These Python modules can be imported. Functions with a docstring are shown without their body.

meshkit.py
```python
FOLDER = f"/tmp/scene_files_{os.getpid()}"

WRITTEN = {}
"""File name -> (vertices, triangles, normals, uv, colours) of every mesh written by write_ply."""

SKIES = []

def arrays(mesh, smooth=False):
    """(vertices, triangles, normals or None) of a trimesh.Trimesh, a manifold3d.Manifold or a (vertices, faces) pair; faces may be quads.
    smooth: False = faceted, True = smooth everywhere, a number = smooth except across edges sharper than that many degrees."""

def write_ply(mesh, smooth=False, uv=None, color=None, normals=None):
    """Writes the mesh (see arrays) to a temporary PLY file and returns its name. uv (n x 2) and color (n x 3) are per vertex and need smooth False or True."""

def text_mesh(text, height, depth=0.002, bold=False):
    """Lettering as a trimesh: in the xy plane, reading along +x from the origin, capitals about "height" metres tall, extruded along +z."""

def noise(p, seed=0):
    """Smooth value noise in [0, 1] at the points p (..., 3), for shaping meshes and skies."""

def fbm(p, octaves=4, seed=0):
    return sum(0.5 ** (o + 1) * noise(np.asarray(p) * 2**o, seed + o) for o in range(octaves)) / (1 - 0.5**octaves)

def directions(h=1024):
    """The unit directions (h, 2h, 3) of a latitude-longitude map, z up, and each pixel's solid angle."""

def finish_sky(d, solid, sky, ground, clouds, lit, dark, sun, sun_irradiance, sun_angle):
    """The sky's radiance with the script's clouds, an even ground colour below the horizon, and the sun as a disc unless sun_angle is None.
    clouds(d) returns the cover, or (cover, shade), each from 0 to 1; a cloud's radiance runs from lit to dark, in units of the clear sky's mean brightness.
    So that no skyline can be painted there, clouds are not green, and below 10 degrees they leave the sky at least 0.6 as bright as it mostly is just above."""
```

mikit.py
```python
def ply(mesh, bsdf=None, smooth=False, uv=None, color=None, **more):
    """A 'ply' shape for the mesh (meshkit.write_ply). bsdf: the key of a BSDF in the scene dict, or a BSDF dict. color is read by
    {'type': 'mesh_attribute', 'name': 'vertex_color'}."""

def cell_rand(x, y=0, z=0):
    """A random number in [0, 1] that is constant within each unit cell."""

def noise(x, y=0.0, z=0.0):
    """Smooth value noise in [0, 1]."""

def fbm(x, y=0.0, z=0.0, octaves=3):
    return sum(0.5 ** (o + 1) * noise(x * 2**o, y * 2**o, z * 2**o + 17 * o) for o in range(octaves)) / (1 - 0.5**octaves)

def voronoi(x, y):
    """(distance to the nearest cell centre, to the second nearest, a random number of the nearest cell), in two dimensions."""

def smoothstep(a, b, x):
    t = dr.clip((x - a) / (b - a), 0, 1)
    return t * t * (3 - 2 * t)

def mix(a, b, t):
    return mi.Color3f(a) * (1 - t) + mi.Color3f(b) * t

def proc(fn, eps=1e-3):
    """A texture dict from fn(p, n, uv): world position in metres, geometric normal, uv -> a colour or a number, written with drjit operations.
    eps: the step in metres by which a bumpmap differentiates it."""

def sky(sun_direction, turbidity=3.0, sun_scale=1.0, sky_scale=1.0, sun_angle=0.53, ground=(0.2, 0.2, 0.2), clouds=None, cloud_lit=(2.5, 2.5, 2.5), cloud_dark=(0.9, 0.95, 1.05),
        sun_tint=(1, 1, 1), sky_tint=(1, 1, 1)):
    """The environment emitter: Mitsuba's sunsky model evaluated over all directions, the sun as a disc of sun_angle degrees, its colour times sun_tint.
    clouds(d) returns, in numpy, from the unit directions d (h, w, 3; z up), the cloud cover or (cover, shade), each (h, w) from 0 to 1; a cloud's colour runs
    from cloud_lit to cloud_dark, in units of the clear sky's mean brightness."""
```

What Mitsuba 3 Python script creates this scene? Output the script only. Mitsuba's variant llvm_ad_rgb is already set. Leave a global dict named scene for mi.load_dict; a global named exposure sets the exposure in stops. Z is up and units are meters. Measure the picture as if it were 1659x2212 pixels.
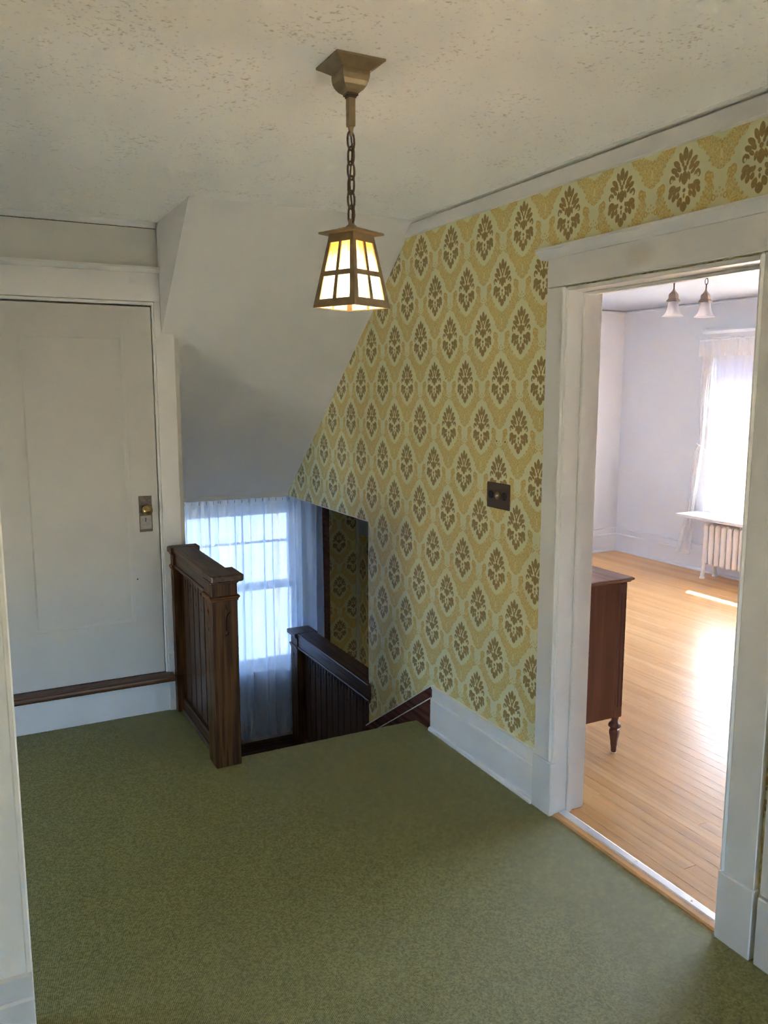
import math, random
import numpy as np, trimesh, manifold3d as m3
import drjit as dr, mitsuba as mi, mikit
from shapely.geometry import Polygon, box as sbox, Point
from shapely.ops import unary_union
from mikit import noise, fbm, smoothstep, mix, proc, cell_rand
T = mi.ScalarTransform4f
random.seed(7); RNG = np.random.default_rng(7)

# ------------------------------------------------------------------ camera, sky, exposure
exposure = 6.7
CAM, YAW, PITCH, FOCAL = np.array([-2.011, 0.0, 1.693]), math.radians(27.207), math.radians(-8.535), 1764.2
_fw = np.array([math.sin(YAW) * math.cos(PITCH), math.cos(YAW) * math.cos(PITCH), math.sin(PITCH)])
scene, labels = {}, {}
scene['camera'] = {'type': 'perspective', 'fov': math.degrees(2 * math.atan(1659 / 2 / FOCAL)), 'fov_axis': 'x', 'near_clip': 0.02, 'far_clip': 300.0,
                   'to_world': T().look_at(origin=CAM.tolist(), target=(CAM + _fw).tolist(), up=[0, 0, 1])}
SUN = np.array([0.80, 0.45, 1.12])
scene['sky'] = mikit.sky(SUN, turbidity=4.0, sun_scale=1.0, sky_scale=1.0, ground=(0.25, 0.25, 0.23), sky_tint=(1.0, 1.0, 1.0))

# ------------------------------------------------------------------ helpers
def add(key, mesh, bsdf, smooth=False, **kw):
    base, n = key, 0
    while key in scene:
        n += 1; key = f'{base}_{n:03d}'
    scene[key] = mikit.ply(mesh, bsdf, smooth=smooth, **kw) if not isinstance(mesh, dict) else dict(mesh)
    return key
def tag(key, label, cat=None, group=None):
    d = {'label': label}
    if cat: d['category'] = cat
    if group: d['group'] = group
    labels[key] = d
def struct(key, mesh, bsdf, smooth=False, label=None):
    k = add(key, mesh, bsdf, smooth)
    labels[k] = {'kind': 'structure'}
    if label: labels[k]['label'] = label
    return k
def holder(key, label=None):                       # a piece of the setting that is made of parts only
    labels[key] = {'kind': 'structure'}
    if label: labels[key]['label'] = label
    return key
def cat(*ms):
    ms = [m for g in ms for m in (g if isinstance(g, (list, tuple)) else [g])]
    return trimesh.util.concatenate(ms)
def bx(x0, x1, y0, y1, z0, z1, c=0.0):
    x0, x1 = sorted((x0, x1)); y0, y1 = sorted((y0, y1)); z0, z1 = sorted((z0, z1))
    if c <= 0:
        m = trimesh.creation.box((x1 - x0, y1 - y0, z1 - z0)); m.apply_translation(((x0 + x1) / 2, (y0 + y1) / 2, (z0 + z1) / 2)); return m
    c = min(c, (x1 - x0) / 2.1, (y1 - y0) / 2.1, (z1 - z0) / 2.1)
    P = []
    for X, sx in ((x0, 1), (x1, -1)):
        for Y, sy in ((y0, 1), (y1, -1)):
            for Z, sz in ((z0, 1), (z1, -1)):
                P += [(X, Y + sy * c, Z + sz * c), (X + sx * c, Y, Z + sz * c), (X + sx * c, Y + sy * c, Z)]
    return trimesh.convex.convex_hull(np.array(P))
def extr(poly, a0, a1, axis):
    """polygon (shapely or points) extruded along an axis; its plane coordinates: axis x: (y, z); axis y: (x, z); axis z: (x, y)."""
    if not hasattr(poly, 'geom_type'): poly = Polygon(poly)
    gs = getattr(poly, 'geoms', [poly])
    m = cat([trimesh.creation.extrude_polygon(g, a1 - a0, engine='earcut') for g in gs])
    v = m.vertices.copy(); u, w, h = v[:, 0], v[:, 1], v[:, 2] + a0
    m.vertices = np.stack({'x': (h, u, w), 'y': (u, h, w), 'z': (u, w, h)}[axis], 1)
    if axis == 'y': m.invert()
    return m
def lathe(prof, at=(0, 0, 0), n=32, scallop=None):
    """revolve (r, z) pairs about z; quads by hand so that radius can vary with the angle."""
    prof = np.asarray(prof, float); a = np.arange(n) * 2 * math.pi / n
    r = np.repeat(prof[:, 0][:, None], n, 1)
    if scallop is not None: r = r * scallop(np.arange(len(prof))[:, None] / (len(prof) - 1), a[None, :])
    v = np.stack([r * np.cos(a), r * np.sin(a), np.repeat(prof[:, 1][:, None], n, 1)], -1).reshape(-1, 3) + np.array(at)
    i, j = np.meshgrid(np.arange(len(prof) - 1), np.arange(n), indexing='ij'); k = (j + 1) % n
    q = np.stack([i * n + j, i * n + k, (i + 1) * n + k, (i + 1) * n + j], -1).reshape(-1, 4)
    m = trimesh.Trimesh(v, np.vstack([q[:, [0, 1, 2]], q[:, [0, 2, 3]]]), process=False)
    return m
def tube(pts, r, n=8, closed=False):
    p = np.asarray(pts, float)
    t = np.roll(p, -1, 0) - np.roll(p, 1, 0) if closed else np.gradient(p, axis=0)
    t /= np.linalg.norm(t, axis=1, keepdims=True)
    ref = np.array([0.31, 0.17, 0.93]); a = np.cross(t, ref); a /= np.linalg.norm(a, axis=1, keepdims=True); b = np.cross(t, a)
    ang = np.arange(n) * 2 * math.pi / n
    v = (p[:, None] + r * (np.cos(ang)[None, :, None] * a[:, None] + np.sin(ang)[None, :, None] * b[:, None])).reshape(-1, 3)
    L = len(p); i, j = np.meshgrid(np.arange(L if closed else L - 1), np.arange(n), indexing='ij'); i2, k = (i + 1) % L, (j + 1) % n
    q = np.stack([i * n + j, i * n + k, i2 * n + k, i2 * n + j], -1).reshape(-1, 4)
    m = trimesh.Trimesh(v, np.vstack([q[:, [0, 1, 2]], q[:, [0, 2, 3]]]), process=False)
    return m
def man(m):
    m = m.copy(); m.merge_vertices()
    if m.volume < 0: m.invert()
    return m3.Manifold(m3.Mesh(np.asarray(m.vertices, np.float32), np.asarray(m.faces, np.uint32)))
def unman(M):
    k = M.to_mesh(); return trimesh.Trimesh(k.vert_properties[:, :3], k.tri_verts, process=False)
def ball(c, r, sub=3, s=(1, 1, 1)):
    m = trimesh.creation.icosphere(sub, r); m.apply_scale(s); m.apply_translation(c); return m
def rotz(m, deg, about=(0, 0, 0)):
    m = m.copy(); m.apply_transform(trimesh.transformations.rotation_matrix(math.radians(deg), (0, 0, 1), about)); return m
def two(d): return {'type': 'twosided', 'bsdf': d}
def rgb(*c): return {'type': 'rgb', 'value': list(c)}
def paint(c, rough=0.45, spec=0.4):
    return two({'type': 'principled', 'base_color': c if isinstance(c, dict) else rgb(*c), 'roughness': rough, 'specular': spec})

# ------------------------------------------------------------------ materials
def _pop(p): return noise(p.x * 205, p.y * 205, p.z * 205) * 0.55 + noise(p.x * 96 + 9, p.y * 96, p.z * 96) * 0.3 + noise(p.x * 9, p.y * 9, 3.0) * 0.15
def _popcorn(p, n, uv): return smoothstep(0.38, 0.7, _pop(p))
def _popcol(p, n, uv): return mix((0.64, 0.62, 0.56), (0.93, 0.92, 0.87), smoothstep(0.20, 0.40, _pop(p)))
scene['m_ceiling'] = two({'type': 'bumpmap', 'arbitrary': proc(_popcorn, 0.0015), 'scale': 0.0022, 'bsdf': {'type': 'diffuse', 'reflectance': proc(_popcol)}})
def _softbump(p, n, uv): return fbm(p.x * 60, p.y * 60, p.z * 60, 2)
scene['m_slope'] = two({'type': 'bumpmap', 'arbitrary': proc(_softbump, 0.002), 'scale': 0.0012, 'bsdf': {'type': 'diffuse', 'reflectance': rgb(0.70, 0.695, 0.67)}})
scene['m_wallpaint'] = paint((0.58, 0.565, 0.51), 0.6, 0.25)
scene['m_trim'] = paint((0.655, 0.645, 0.61), 0.38, 0.45)
scene['m_trimstained'] = paint(proc(lambda p, n, uv: mix((0.655, 0.645, 0.61), (0.44, 0.39, 0.29), 0.4 * smoothstep(1.2, 0.0, dr.square((p.y - 2.06) / .085) + dr.square((p.z - 2.125) / .045) + 0.5 * (fbm(p.y * 30, p.z * 30, 2.0) - 0.5)))), 0.38, 0.45)
scene['m_baseboard'] = paint((0.74, 0.73, 0.70), 0.34, 0.5)
scene['m_stub'] = paint((0.74, 0.72, 0.64), 0.55, 0.3)
def _doorcol(p, n, uv): return mix((0.475, 0.465, 0.415), (0.52, 0.51, 0.46), fbm(p.x * 3, p.y * 3, p.z * 1.6, 3))
scene['m_door'] = paint(proc(_doorcol), 0.42, 0.4)
scene['m_bedwall'] = paint((0.64, 0.675, 0.725), 0.6, 0.25)
scene['m_bedtrim'] = paint((0.66, 0.69, 0.74), 0.4, 0.4)
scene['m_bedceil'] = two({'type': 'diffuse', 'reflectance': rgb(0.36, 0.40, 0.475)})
scene['m_dark'] = two({'type': 'diffuse', 'reflectance': rgb(0.02, 0.018, 0.016)})
scene['m_black'] = paint((0.012, 0.011, 0.011), 0.3, 0.5)

def _rows(p):                                        # loops in rows along y, 4.6 mm apart
    w = noise(p.x * 60, p.y * 60, 2.0) * 2.4
    return (0.5 + 0.5 * dr.cos(p.x * 1366.0 + w)) * (0.35 + 0.65 * noise(p.x * 217, p.y * 190, 5.0))
def _carpet(p, n, uv): return _rows(p) * 0.65 + 0.35 * noise(p.x * 520, p.y * 520, p.z * 520)
def _carpetcol(p, n, uv):
    g = _rows(p) * 0.45 + 0.25 * noise(p.x * 420, p.y * 420, p.z * 420) + 0.3 * noise(p.x * 160, p.y * 160, 1.0); l = fbm(p.x * 2.3 + 4, p.y * 2.3, 0.5, 3)
    return mix((0.110, 0.108, 0.032), (0.275, 0.265, 0.094), smoothstep(0.15, 0.75, g)) * (0.92 + 0.16 * l)
scene['m_carpet'] = two({'type': 'bumpmap', 'arbitrary': proc(_carpet, 0.0012), 'scale': 0.003, 'bsdf': {'type': 'principled', 'base_color': proc(_carpetcol), 'roughness': 0.62, 'specular': 0.5, 'sheen': 0.5, 'sheen_tint': 0.3}})

def wood(dark, light, axis, freq=55, along=3.0, rough=0.34, spec=0.5, coat=0.0, pore=0.4):
    def col(p, n, uv):
        q = [p.x * freq, p.y * freq, p.z * freq]; q[axis] = q[axis] * (along / freq)
        a = fbm(q[0], q[1], q[2], 3)
        f = [p.x * freq * 5, p.y * freq * 5, p.z * freq * 5]; f[axis] = f[axis] * (along * 0.4 / freq)
        b = noise(f[0], f[1], f[2])
        return mix(dark, light, smoothstep(0.25, 0.75, a)) * (1.06 - 0.85 * pore + pore * smoothstep(0.2, 0.6, b))
    return two({'type': 'principled', 'base_color': proc(col), 'roughness': rough, 'specular': spec, 'clearcoat': coat, 'clearcoat_gloss': 0.9})
scene['m_oak_z'] = wood((0.032, 0.013, 0.004), (0.085, 0.038, 0.011), 2, freq=70, rough=0.42, spec=0.22)
scene['m_oak_slat'] = wood((0.052, 0.029, 0.019), (0.075, 0.042, 0.026), 2, freq=110, rough=0.36, spec=0.4)
scene['m_oak_y'] = wood((0.034, 0.018, 0.010), (0.066, 0.034, 0.018), 1, freq=80, rough=0.34, spec=0.4)
scene['m_oak_x'] = wood((0.055, 0.021, 0.008), (0.14, 0.056, 0.018), 0, spec=0.3)
scene['m_mahogany_z'] = wood((0.085, 0.032, 0.022), (0.125, 0.048, 0.034), 2, freq=22, along=1.2, rough=0.3, pore=.1)
scene['m_mahogany_y'] = wood((0.085, 0.028, 0.020), (0.15, 0.055, 0.038), 1, freq=30, rough=0.25, spec=0.6, coat=1.0, pore=.1)
scene['m_stair'] = wood((0.020, 0.010, 0.006), (0.05, 0.022, 0.012), 0, rough=0.45)
scene['m_stringer'] = wood((0.045, 0.016, 0.010), (0.11, 0.040, 0.024), 1, rough=0.4)
PLANKS = []
for i, (d, l) in enumerate((((0.47, 0.255, 0.090), (0.53, 0.30, 0.115)), ((0.45, 0.235, 0.078), (0.51, 0.28, 0.10)), ((0.49, 0.275, 0.105), (0.55, 0.325, 0.13)), ((0.46, 0.245, 0.085), (0.53, 0.295, 0.11)))):
    scene[f'm_plank_{i}'] = wood(d, l, 1, freq=30 + 3 * i, along=1.0, rough=0.3, spec=0.55, coat=0.9, pore=0.06); PLANKS.append(f'm_plank_{i}')
scene['m_brass'] = two({'type': 'principled', 'base_color': proc(lambda p, n, uv: mix((0.215, 0.16, 0.085), (0.34, 0.265, 0.155), fbm(p.x * 40, p.y * 40, p.z * 40, 3))), 'metallic': 0.7, 'roughness': 0.42})
scene['m_antique'] = two({'type': 'principled', 'base_color': rgb(0.29, 0.225, 0.185), 'metallic': 0.7, 'roughness': 0.35})
scene['m_oldbrass'] = two({'type': 'principled', 'base_color': rgb(0.40, 0.29, 0.13), 'metallic': 0.9, 'roughness': 0.3})
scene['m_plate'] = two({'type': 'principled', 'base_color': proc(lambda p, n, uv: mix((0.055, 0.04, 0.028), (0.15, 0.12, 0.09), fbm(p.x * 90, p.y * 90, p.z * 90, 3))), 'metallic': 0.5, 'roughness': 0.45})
scene['m_plateworn'] = two({'type': 'principled', 'base_color': proc(lambda p, n, uv: mix((0.20, 0.17, 0.14), (0.34, 0.32, 0.28), fbm(p.x * 120, p.y * 120, p.z * 120, 3))), 'metallic': 0.4, 'roughness': 0.45})
scene['m_bronze'] = two({'type': 'principled', 'base_color': rgb(0.10, 0.068, 0.046), 'metallic': 0.55, 'roughness': 0.42})
scene['m_nickel'] = two({'type': 'principled', 'base_color': rgb(0.62, 0.58, 0.52), 'metallic': 1.0, 'roughness': 0.2})
scene['m_alu'] = two({'type': 'principled', 'base_color': rgb(0.80, 0.80, 0.82), 'metallic': 0.7, 'roughness': 0.35})
scene['m_radiator'] = paint((0.74, 0.73, 0.74), 0.4, 0.45)
scene['m_pane'] = {'type': 'thindielectric', 'int_ior': 1.5}
scene['m_sheer'] = {'type': 'mask', 'opacity': 0.70, 'bsdf': {'type': 'principledthin', 'base_color': rgb(0.78, 0.87, 0.97), 'roughness': 0.7, 'diff_trans': 1.25, 'spec_trans': 0.0}}
scene['m_sheerhem'] = {'type': 'mask', 'opacity': 0.85, 'bsdf': {'type': 'principledthin', 'base_color': rgb(0.80, 0.87, 0.95), 'roughness': 0.7, 'diff_trans': 1.0, 'spec_trans': 0.0}}
scene['m_sheerbed'] = {'type': 'mask', 'opacity': 0.55, 'bsdf': {'type': 'principledthin', 'base_color': rgb(0.88, 0.87, 0.88), 'roughness': 0.7, 'diff_trans': 1.0, 'spec_trans': 0.0}}
scene['m_sheerlight'] = {'type': 'mask', 'opacity': 0.45, 'bsdf': {'type': 'principledthin', 'base_color': rgb(0.9, 0.9, 0.92), 'roughness': 0.7, 'diff_trans': 1.2, 'spec_trans': 0.0}}
scene['m_shade'] = {'type': 'principledthin', 'base_color': rgb(0.74, 0.78, 0.90), 'roughness': 0.7, 'diff_trans': 0.22, 'spec_trans': 0.0}
scene['m_frost'] = {'type': 'mask', 'opacity': 0.75, 'bsdf': {'type': 'principledthin', 'base_color': rgb(0.72, 0.72, 0.78), 'roughness': 0.2, 'diff_trans': 0.9, 'spec_trans': 0.0, 'eta': 1.5}}
LX, LY = -1.085, 1.985                                # the lantern's axis
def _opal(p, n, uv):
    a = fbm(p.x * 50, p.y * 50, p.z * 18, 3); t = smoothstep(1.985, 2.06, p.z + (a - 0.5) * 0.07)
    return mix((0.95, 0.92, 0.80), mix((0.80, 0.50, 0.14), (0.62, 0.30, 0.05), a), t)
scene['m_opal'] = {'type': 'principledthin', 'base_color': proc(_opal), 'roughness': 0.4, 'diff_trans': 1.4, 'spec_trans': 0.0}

# damask wallpaper, flat print: (u, v, long, short, degrees of the long axis from upright, outward) about a medallion's centre, mirrored in u
MED = [(0, .074, .0195, .0070, 0), (.0165, .0650, .0170, .0058, 22), (.0085, .046, .0085, .0035, 12), (.0330, .0500, .0150, .0062, 52), (.0250, .0350, .0125, .0055, 40),
       (.0430, .0330, .0125, .0062, 62), (.0310, .0190, .0105, .0045, 50), (.0530, .0090, .0120, .0058, -14), (.0430, .0120, .0085, .0034, 40), (0, .0040, .0190, .0092, 0),
       (.0165, .0080, .0130, .0040, -14), (0, .0320, .0080, .0050, 0), (.0480, -.0200, .0135, .0075, 112), (.0540, -.0360, .0130, .0058, 156), (.0340, -.0280, .0130, .0055, 135),
       (.0395, -.0480, .0125, .0058, 162), (.0210, -.0250, .0090, .0045, 150), (.0240, -.0440, .0100, .0050, 165), (0, -.0320, .0058, .0045, 0), (.0165, -.0640, .0140, .0068, 158),
       (0, -.0800, .0145, .0095, 0), (0, -.0480, .0075, .0028, 0)]
FLOWER = [(.0115, .1395, .0048, .0042, 60), (.0072, .1260, .0048, .0042, 150), (0, .1485, .0042, .0048, 0), (0, .1370, .0028, .0028, 0)]
CURL = [(.0890, -.0060, .0120, .0115, 70), (.1010, -.0100, .0100, .0085, 20), (.1130, -.0760, .0100, .0095, 0)]
OUT = [(.004, .086), (-.004, .106), (-.050, .112), (-.075, .112), (-.095, .100), (-.120, .078), (-.150, .050), (-.180, .036), (-.192, .020), (-.199, .004)]
INN = [(.004, .086), (-.008, .079), (-.030, .084), (-.055, .074), (-.075, .060), (-.098, .036), (-.112, .010), (-.118, .000), (-.206, .000)]
PU, PV, U0, V0 = .2695, .400, 3.119, 2.127
def _ell(U, v, shapes):
    f = mi.Float(-9)
    for (a, b, l, s, d) in shapes:
        sa, ca = math.sin(math.radians(d)), math.cos(math.radians(d)); x, y = U - a, v - b
        k = dr.abs(x * ca - y * sa) / s; f = dr.maximum(f, 1 - dr.square((x * sa + y * ca) / l) - k * (.45 + .55 * k))
    return f
def _curve(v, pts):
    r = mi.Float(pts[0][1])
    for (v0, a), (v1, c) in zip(pts[:-1], pts[1:]): r = dr.select(v < v0, a + (c - a) * dr.clip((v0 - v) / (v0 - v1), 0, 1), r)
    return r
MED = [(a, b, l * 1.14, s * 1.5, d) for a, b, l, s, d in MED]
def _paper(u, v):
    med, gold, under = mi.Float(0), mi.Float(0), mi.Float(0)
    for (du, dv) in ((0, 0), (PU / 2, PV / 2)):
        a = (u - U0 + du) / PU; b = (v - V0 + dv) / PV
        a = (a - dr.floor(a + 0.5)) * PU; b = (b - dr.floor(b + 0.5)) * PV
        U = dr.abs(a)
        m = _ell(U, b, MED); hole = dr.square((U - .0515) / .0034) + dr.square((b - .005) / .0055)
        m = dr.select(hole < 1, -1.0, m)
        med = dr.maximum(med, smoothstep(0.0, 0.2, m))
        d1, d2, r = mikit.voronoi((U * .82 + b * .57) * 125 + 3.3, (b * .82 - U * .57) * 82 + 1.7)
        s = dr.minimum(_curve(b, OUT) - U, U - _curve(b, INN)) / .009
        s = dr.select((b < .004) & (b > -.206), s, -9.0)
        s = dr.select(U < .03, dr.minimum(s, (_curve(b, OUT) - U) / .009 * 1.0), s)
        leaf = smoothstep(.06, .24, d2 - d1) * dr.select(s + (r - .55) * 1.3 > 0, 1.0, 0.0)
        leaf = dr.maximum(leaf * (.6 + .4 * r), smoothstep(0.0, 0.25, _ell(U, b, FLOWER)) * .7)
        ring = _ell(U, b, CURL); leaf = dr.maximum(leaf, smoothstep(0, .1, ring) * smoothstep(.75, .6, ring))
        gold = dr.maximum(gold, leaf); under = dr.maximum(under, smoothstep(-.4, .3, s))
    return med, gold, under
def _wallpaper(p, n, uv):
    side = dr.abs(n.x) > 0.5
    u = dr.select(side, p.y, p.x - 0.862 + U0); v = dr.select(side, p.z, p.z - 0.371 + V0)
    med, gold, under = _paper(u, v)
    s = noise(u * 260, v * 260, 3.0); l = fbm(u * 1.7, v * 1.7, 1.0, 2)
    c = mix((0.635, 0.625, 0.385), (0.685, 0.66, 0.415), l)
    c = mix(c, mi.Color3f(0.63, 0.555, 0.25), under * 0.75)
    c = mix(c, mix((0.50, 0.365, 0.065), (0.58, 0.43, 0.095), s), gold)
    c = mix(c, mix((0.285, 0.20, 0.060), (0.35, 0.25, 0.085), s), med)
    for (hu, hv, r) in ((2.866, 1.476, .0032), (2.806, 1.476, .0034), (3.286, 1.741, .0022)):
        c = dr.select(dr.square(u - hu) + dr.square(v - hv) < r * r, mi.Color3f(0.02, 0.018, 0.015), c)
    return c
scene['m_wallpaper'] = two({'type': 'principled', 'base_color': proc(_wallpaper), 'roughness': 0.55, 'specular': 0.35})

# ------------------------------------------------------------------ main dimensions
H = 2.50; SLY, SLK = 3.582, 0.843                     # the slope of the ceiling starts at SLY and falls SLK per metre
YE, LAND = 3.51, -0.87                                # edge of the upper floor, level of the landing
D1, YWALL = 4.237, 5.50                               # the closet door's wall, the stair window's wall
YO = 4.103                                            # where the papered wall stops below the soffit
SOF = 0.951
def slope(y): return H - SLK * (y - SLY)
DY0, DY1, DZ = 1.585, 2.43, 2.06                      # doorway to the bedroom

# ------------------------------------------------------------------ hall shell
fl = unary_union([sbox(-3.3, -1.7, 0.0, YE - 0.012), sbox(-3.3, YE - 0.03, -0.98, D1 + 0.03)])
nose = trimesh.creation.cylinder(0.014, 0.98, sections=24); nose.apply_transform(trimesh.transformations.rotation_matrix(math.pi / 2, (0, 1, 0))); nose.apply_translation((-0.49, YE - 0.013, -0.014))
struct('floor', cat(extr(fl, -0.20, 0.0, 'z'), nose), 'm_carpet', label='moss green carpet on the upper hall floor')
wr = Polygon([(-1.7, -.2), (YE - 0.03, -.2), (YE - 0.03, -1.4), (YO, -1.4), (YO, SOF), (5.39, SOF), (5.39, slope(5.39) + .05), (SLY, H + .05), (-1.7, H + .05)]).difference(sbox(DY0, -.3, DY1, DZ))
struct('wall_right', extr(wr, 0.0, 0.06, 'x'), 'm_wallpaper', label='wall papered with tan and gold damask medallions')
cl = unary_union([sbox(-3.4, -1.8, 0.06, SLY), sbox(-3.4, SLY - .01, -1.095, D1 + .1)])
struct('ceiling', extr(cl, H, H + 0.12, 'z'), 'm_ceiling', label='flat stippled cream ceiling of the hall')
sa = [(SLY, H), (5.39, slope(5.39)), (5.39, SOF), (5.75, SOF), (5.75, SOF + .3), (D1 + .2, H + .12), (SLY, H + .12)]
sb = [(D1 + .06, slope(D1 + .06)), (5.39, slope(5.39)), (5.39, SOF), (5.75, SOF), (5.75, SOF + .3), (D1 + .06, slope(D1) + .3)]
struct('ceiling_slope', cat(extr(sa, -1.095, 0.03, 'x'), extr(sb, -3.3, -1.095, 'x')), 'm_slope', label='sloping ceiling over the stairwell')
wb = unary_union([sbox(-3.4, 0, -1.095, H + .05), sbox(-1.1, -.2, -1.008, slope(D1) + .02)]).difference(sbox(-1.905, .19, -1.136, 2.11))
struct('wall_back', extr(wb, D1, D1 + .12, 'y'), 'm_wallpaint', label='cream wall around the closet door')
struct('wall_left', cat(bx(-3.4, -1.953, 2.09, 2.21, -.05, H + .03), bx(-1.962, -1.945, 2.087, 2.21, 0, H, .004)), 'm_stub', label='end of a cream partition wall at the left edge')
# behind and beside the camera: plain walls, with unseen windows added to light the hall
rear = sbox(-3.4, -.1, .1, H + .05).difference(sbox(-1.15, .22, -.15, 1.55))
struct('wall_rear', extr(rear, -1.75, -1.6, 'y'), 'm_wallpaint')
west = sbox(-1.7, -.1, D1 + .1, H + .05).difference(sbox(2.45, .20, 3.25, 1.02))
struct('wall_west', extr(west, -3.4, -3.2, 'x'), 'm_wallpaint')
def window(key, axis, at, a0, a1, z0, z1, bsdf, deep=0.05, label=None, bars=True, mid=None, thin=None):
    """a double-hung window in the wall plane axis = at, from a0 to a1 and z0 to z1: frame, two sashes, panes."""
    holder(key, label); w = 0.045; mid = (z0 + z1) / 2 if mid is None else mid
    B = (lambda p0, p1, q0, q1, t0, t1, c=.002: bx(at + t0, at + t1, p0, p1, q0, q1, c)) if axis == 'x' else (lambda p0, p1, q0, q1, t0, t1, c=.002: bx(p0, p1, at + t0, at + t1, q0, q1, c))
    add(key + '__frame', cat(B(a0 - .02, a0 + .02, z0 - .02, z1 + .02, -.01, .10), B(a1 - .02, a1 + .02, z0 - .02, z1 + .02, -.01, .10), B(a0, a1, z0 - .02, z0 + .02, -.01, .10), B(a0, a1, z1 - .02, z1 + .02, -.01, .10)), bsdf)
    for i, (s0, s1, t) in enumerate(((z0 + .02, mid + .02, .015), (mid - .02, z1 - .02, .05))):
        s = add(key + '__sash', cat(B(a0 + .02, a0 + .02 + w, s0, s1, t, t + .03), B(a1 - .02 - w, a1 - .02, s0, s1, t, t + .03), B(a0 + .02 + w, a1 - .02 - w, s0, s0 + w, t, t + .03), B(a0 + .02 + w, a1 - .02 - w, s1 - w, s1, t, t + .03)), bsdf)
        m = B(a0 + .05, a1 - .05, s0 + .03, s1 - .03, t + .014, t + .0145, 0)
        v = m.vertices; k = 0 if axis == 'x' else 1; f = m.faces[np.all(np.abs(v[m.faces][:, :, k] - v[:, k].min()) < 1e-6, 1)]
        add(s + '__pane', trimesh.Trimesh(v, f, process=True), 'm_pane')
    if thin is not None: add(key + '__glazing_bar', B(a0 + .05, a1 - .05, thin - .008, thin + .008, .05, .075), bsdf)
window('window_3', 'y', -1.70, -1.15, -.15, .22, 1.55, 'm_trim')  # unseen, added behind the camera as fill light for the hall
window('window_4', 'x', -3.35, 2.45, 3.25, .20, 1.02, 'm_trim')  # unseen, added at the left and sized to balance the hall light

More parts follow.
